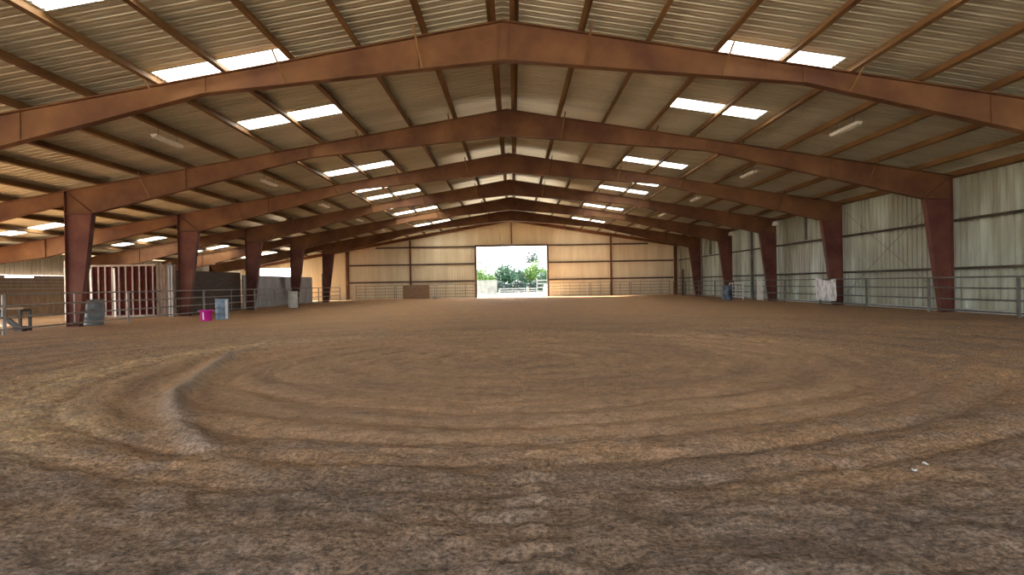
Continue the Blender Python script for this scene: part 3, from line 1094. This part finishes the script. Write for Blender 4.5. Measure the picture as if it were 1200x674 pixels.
# ------------------------------------------------------------------ banner, pickets, white gate on the right side
root = empty('banner', (XF - 0.10, 30.2, 0))
m = MB()
nu, nv = 44, 26
W, H = 1.95, 0.98
for j in range(nv + 1):
    for i in range(nu + 1):
        u, v = i / nu, j / nv
        sag = 0.09 * (v ** 2) * math.exp(-((u - 0.42) / 0.18) ** 2)
        sk = 0.10 * (1 - v) * (1 - u)
        y = (u - 0.5) * W
        z = 0.22 + H * v - sag + 0.06 * u - 0.04 * math.sin(u * 3)
        fx = 0.03 * math.sin(u * 22 + v * 3) * (0.4 + 0.6 * (1 - v)) + 0.05 * math.sin(u * 7 + v * 5) * (1 - v)
        m.v.append((-0.05 + fx * 0.6, y, z))
for j in range(nv):
    for i in range(nu):
        a = j * (nu + 1) + i
        m.f.append((a, a + 1, a + nu + 2, a + nu + 1))
        m.sm.append(True)
b = m.build('cloth', M['banner'], root)
sd = b.modifiers.new('thickness', 'SOLIDIFY')
sd.thickness = 0.004
for y in (-0.93, -0.3, 0.35, 0.93):
    m = MB()
    m.tube([(-0.045, y, 1.17), (-0.02, y, 1.19), (0.055, y, 1.21)], 0.01, 6)
    m.build('tie', M['galv_dark'], root)
tag(root, 'crumpled white banner tied to the right pipe fence by third column', 'banner')

root = empty('picket_gate', (14.42, 38.6, 0), math.pi / 2)
for n in range(4):
    m = MB()
    m.box((-0.5 + 0.26 * n, 0, 0.60 + 0.03 * (n % 2)), (0.12, 0.03, 1.16))
    m.build('picket', M['white'], root)
for z in (0.3, 0.95):
    m = MB()
    m.box((-0.1, -0.03, z), (1.0, 0.03, 0.07))
    m.build('cross_rail', M['white'], root)
tag(root, 'small white picket section leaning at the fence by fourth column', 'picket section')
g0 = make_panel(2.6, (0.14, 0.34, 0.56, 0.8, 1.02), mids=(0.6, 1.3, 2.0), mat='white', rr=0.03)
g0.name = 'pipe_gate'
g0.location = (14.30, 40.9, 0)
g0.rotation_euler = (0, 0, math.pi / 2)
tag(g0, 'white pipe gate standing between the blue barrel and white pickets', 'gate')

# plywood and white pail at the end fence
m = MB()
m.bar((-9.95, YE - 0.95, 0.62), (-7.55, YE - 0.95, 0.62), 0.02, 1.28)
tag(recentre(m.build('plywood_sheet', M['plywood'])), 'brown plywood sheet upright against the fence left of the end door', 'plywood sheet')
root = empty('feed_pan', (-6.9, YE - 1.3, 0))
m = MB()
m.lathe([(0, 0), (0.26, 0.0), (0.32, 0.22), (0.34, 0.23), (0.30, 0.21), (0.24, 0.03), (0, 0.03)], 24)
m.build('body', M['white'], root)
m = MB()
m.tube([(0.33, -0.05, 0.2), (0.39, 0, 0.2), (0.33, 0.05, 0.2)], 0.012, 6)
m.build('handle', M['white'], root)
tag(root, 'small white feed pan on the dirt beside the plywood sheet', 'feed pan')

# two scraps of white litter on the dirt
for x, y, rz, sz, lb in ((2.62, 4.22, 0.4, 0.012, 'tiny white paper scrap on the dirt, the left one of two'), (2.72, 4.26, 1.3, 0.016, 'tiny white paper scrap on the dirt, the right one of two')):
    z0 = float(floor_height(np.array([[x]]), np.array([[y]]))[0][0, 0]) + 0.012
    m = MB()
    for q in range(2):
        m.add([(-sz, (q - 0.5) * sz, 0.004), (sz, (q - 0.5) * sz, 0.010), (sz, (q + 0.5) * sz, 0.002 + 0.012 * (1 - q)), (-sz, (q + 0.5) * sz, 0.012 * q)], [(0, 1, 2, 3)])
    o = m.build('paper_scrap', M['stripe'])
    sd = o.modifiers.new('thickness', 'SOLIDIFY')
    sd.thickness = 0.002
    o.location = (x, y, z0)
    o.rotation_euler = (0.3, 0.2, rz)
    tag(o, lb, 'litter', 'scraps of litter')

# ------------------------------------------------------------------ outside the end door
def tree(name, x, y, h, w, mat, label, nl=3600, low=0.1, clumps=5):
    root = empty(name, (x, y, -0.06))
    rng = random.Random(hash((round(x, 2), round(y, 2))) & 0xffff)
    m = MB()
    m.tube([(0, 0, 0), (0.05 * w, 0, h * 0.3), (-0.03 * w, 0.05, h * 0.6)], [0.05 * w, 0.035 * w, 0.015 * w], 8)
    for k in range(3):
        t = k * 2.1
        m.tube([(0.03 * w, 0, h * 0.3), (0.25 * w * math.cos(t), 0.25 * w * math.sin(t), h * 0.62)], [0.02 * w, 0.008 * w], 6)
    m.build('trunk', M['bark'], root)
    m = MB()
    cs = [(0, 0, h * 0.66, w * 0.36, h * 0.34)]
    for k in range(clumps):
        t = 6.283 * k / clumps + rng.random()
        cs.append((math.cos(t) * w * 0.28, math.sin(t) * w * 0.28, h * rng.uniform(min(low + 0.2, 0.68), max(0.68, low + 0.15)), w * rng.uniform(0.2, 0.28), h * rng.uniform(0.18, 0.3)))
    for _ in range(nl):
        c = rng.choice(cs)
        d = Vector((rng.gauss(0, 1), rng.gauss(0, 1), rng.gauss(0, 1))).normalized()
        rr = rng.random() ** 0.4
        p = Vector((c[0] + d.x * c[3] * rr, c[1] + d.y * c[3] * rr, max(h * low, c[2] + d.z * c[4] * rr)))
        s = rng.uniform(0.07, 0.15) * (0.6 + h * 0.12)
        a = Vector((rng.gauss(0, 1), rng.gauss(0, 1), rng.gauss(0, 1))).normalized() * s
        b2 = a.orthogonal().normalized() * s * 0.6
        m.add([p - a, p - b2, p + a, p + b2], [(0, 1, 2, 3)])
    m.build('crown', M[mat], root)
    tag(root, label, 'tree', 'trees beyond the end door')
    return root


tree('leafy_tree', -4.9, 100, 4.9, 4.6, 'leaf_lime', 'small pale green tree at the left edge of the open door', nl=5000)
tree('leafy_tree', -2.75, 112, 3.6, 2.6, 'leaf_lime', 'low pale green bush left of the dark round tree', clumps=4)
tree('leafy_tree', -0.7, 104, 4.9, 5.4, 'leaf_green', 'round dark green tree in the middle of the open door', nl=8000)
tree('leafy_tree', 2.2, 110.5, 4.4, 3.6, 'leaf_green', 'mid green tree right of the dark round tree', nl=5500)
tree('leafy_tree', 3.75, 105, 5.0, 3.9, 'leaf_lime', 'broad lime green tree at the right edge of the open door', nl=7000)
tree('leafy_tree', 4.4, 99.5, 3.1, 2.4, 'leaf_green', 'darker green tree in front of the lime green tree', nl=4000)
tree('tall_tree', 4.3, 140, 8.3, 4.0, 'leaf_dark', 'tall thin dark tree rising above the lime green tree', nl=1300, low=0.70, clumps=4)
m = MB()
rng = random.Random(5)
for _ in range(6500):
    p = Vector((rng.uniform(-3.6, 4.4), 96 + rng.uniform(-0.7, 0.7), 0))
    p.z = rng.uniform(0.0, 1.45 + 0.25 * math.sin(p.x * 2.3))
    s = rng.uniform(0.08, 0.16)
    a = Vector((rng.gauss(0, 1), rng.gauss(0, 1), rng.gauss(0, 1))).normalized() * s
    b2 = a.orthogonal().normalized() * s * 0.6
    m.add([p - a, p - b2, p + a, p + b2], [(0, 1, 2, 3)])
tag(recentre(m.build('hedge', M['leaf_dark'])), 'low dark hedge below the trees beyond the open door', 'hedge')
# white sheet fence and rail fence outside
m = MB()
for i in range(14):
    m.box((-4.55 + 0.2 * i, 78 + 0.01 * (i % 2), 0.83), (0.19, 0.03, 1.75))
tag(recentre(m.build('white_fence', M['dimmed_white'])), 'white board fence outside at the left of the open door', 'fence')
root = empty('white_rail_fence', (2.9, 80, -0.06))
for z in (0.35, 0.8, 1.25, 1.65):
    m = MB()
    m.box((1.5, 0, z), (3.0, 0.05, 0.14))
    m.build('rail', M['dimmed_white'], root)
for x in (0.05, 1.5, 2.95):
    m = MB()
    m.box((x, 0.06, 0.85), (0.12, 0.1, 1.75))
    m.build('post', M['dimmed_white'], root)
tag(root, 'white rail fence outside at the right of the open door', 'fence')
root = empty('low_white_fence', (-1.9, 92, -0.06))
for z in (0.3, 0.6):
    m = MB()
    m.box((2.6, 0, z), (5.4, 0.05, 0.16))
    m.build('rail', M['dimmed_white'], root)
for n in range(4):
    m = MB()
    m.box((0.1 + 1.7 * n, 0.06, 0.36), (0.1, 0.08, 0.75))
    m.build('post', M['dimmed_white'], root)
tag(root, 'low white rail fence below the dark hedge outside', 'fence')
m = MB()
m.tube([(1.85, 82, -0.06), (1.85, 82, 0.85)], 0.13, 10)
tag(recentre(m.build('bollard', M['galv_dark'])), 'short dark post on the pale ground outside the door', 'post')

# ------------------------------------------------------------------ light
w = bpy.data.worlds.new('sky')
SC.world = w
w.use_nodes = True
nt = w.node_tree
bg = nt.nodes['Background']
bg.inputs['Color'].default_value = (0.90, 0.95, 1.0, 1)
bg.inputs['Strength'].default_value = 1.6
sun = bpy.data.lights.new('sun', 'SUN')
sun.energy = 12.0
sun.angle = math.radians(0.6)
sun.color = (1.0, 0.9, 0.74)
so = bpy.data.objects.new('sun', sun)
COL.objects.link(so)
so.rotation_euler = Vector((0.82, -0.38, -0.42)).to_track_quat('-Z', 'Y').to_euler()
so.location = (-60, 90, 40)

# ------------------------------------------------------------------ camera
f, cx, cz, pit, rol, yaw, y0 = 772.955, 0.1514, 1.218, 0.005466, 0.01734, -0.003129, 0.1209
c_, s_ = math.cos(yaw), math.sin(yaw)
R = Vector((c_, -s_, 0))
F = Vector((s_, c_, 0))
U = Vector((0, 0, 1))
c_, s_ = math.cos(pit), math.sin(pit)
F, U = c_ * F - s_ * U, s_ * F + c_ * U
c_, s_ = math.cos(rol), math.sin(rol)
R, U = c_ * R - s_ * U, s_ * R + c_ * U
cam = bpy.data.cameras.new('camera')
cam.sensor_width = 36
cam.lens = 36 * f / 1200
cam.clip_end = 1000
co = bpy.data.objects.new('camera', cam)
COL.objects.link(co)
mw = Matrix((R, U, -F)).transposed().to_4x4()
mw.translation = Vector((cx, y0, cz))
co.matrix_world = mw
SC.camera = co

SC.view_settings.view_transform = 'Standard'
SC.view_settings.look = 'None'
SC.view_settings.gamma = 1.0
SC.view_settings.use_curve_mapping = False
SC.view_settings.exposure = 2.5
SC.cycles.use_denoising = True
SC.cycles.diffuse_bounces = 6
SC.cycles.max_bounces = 10
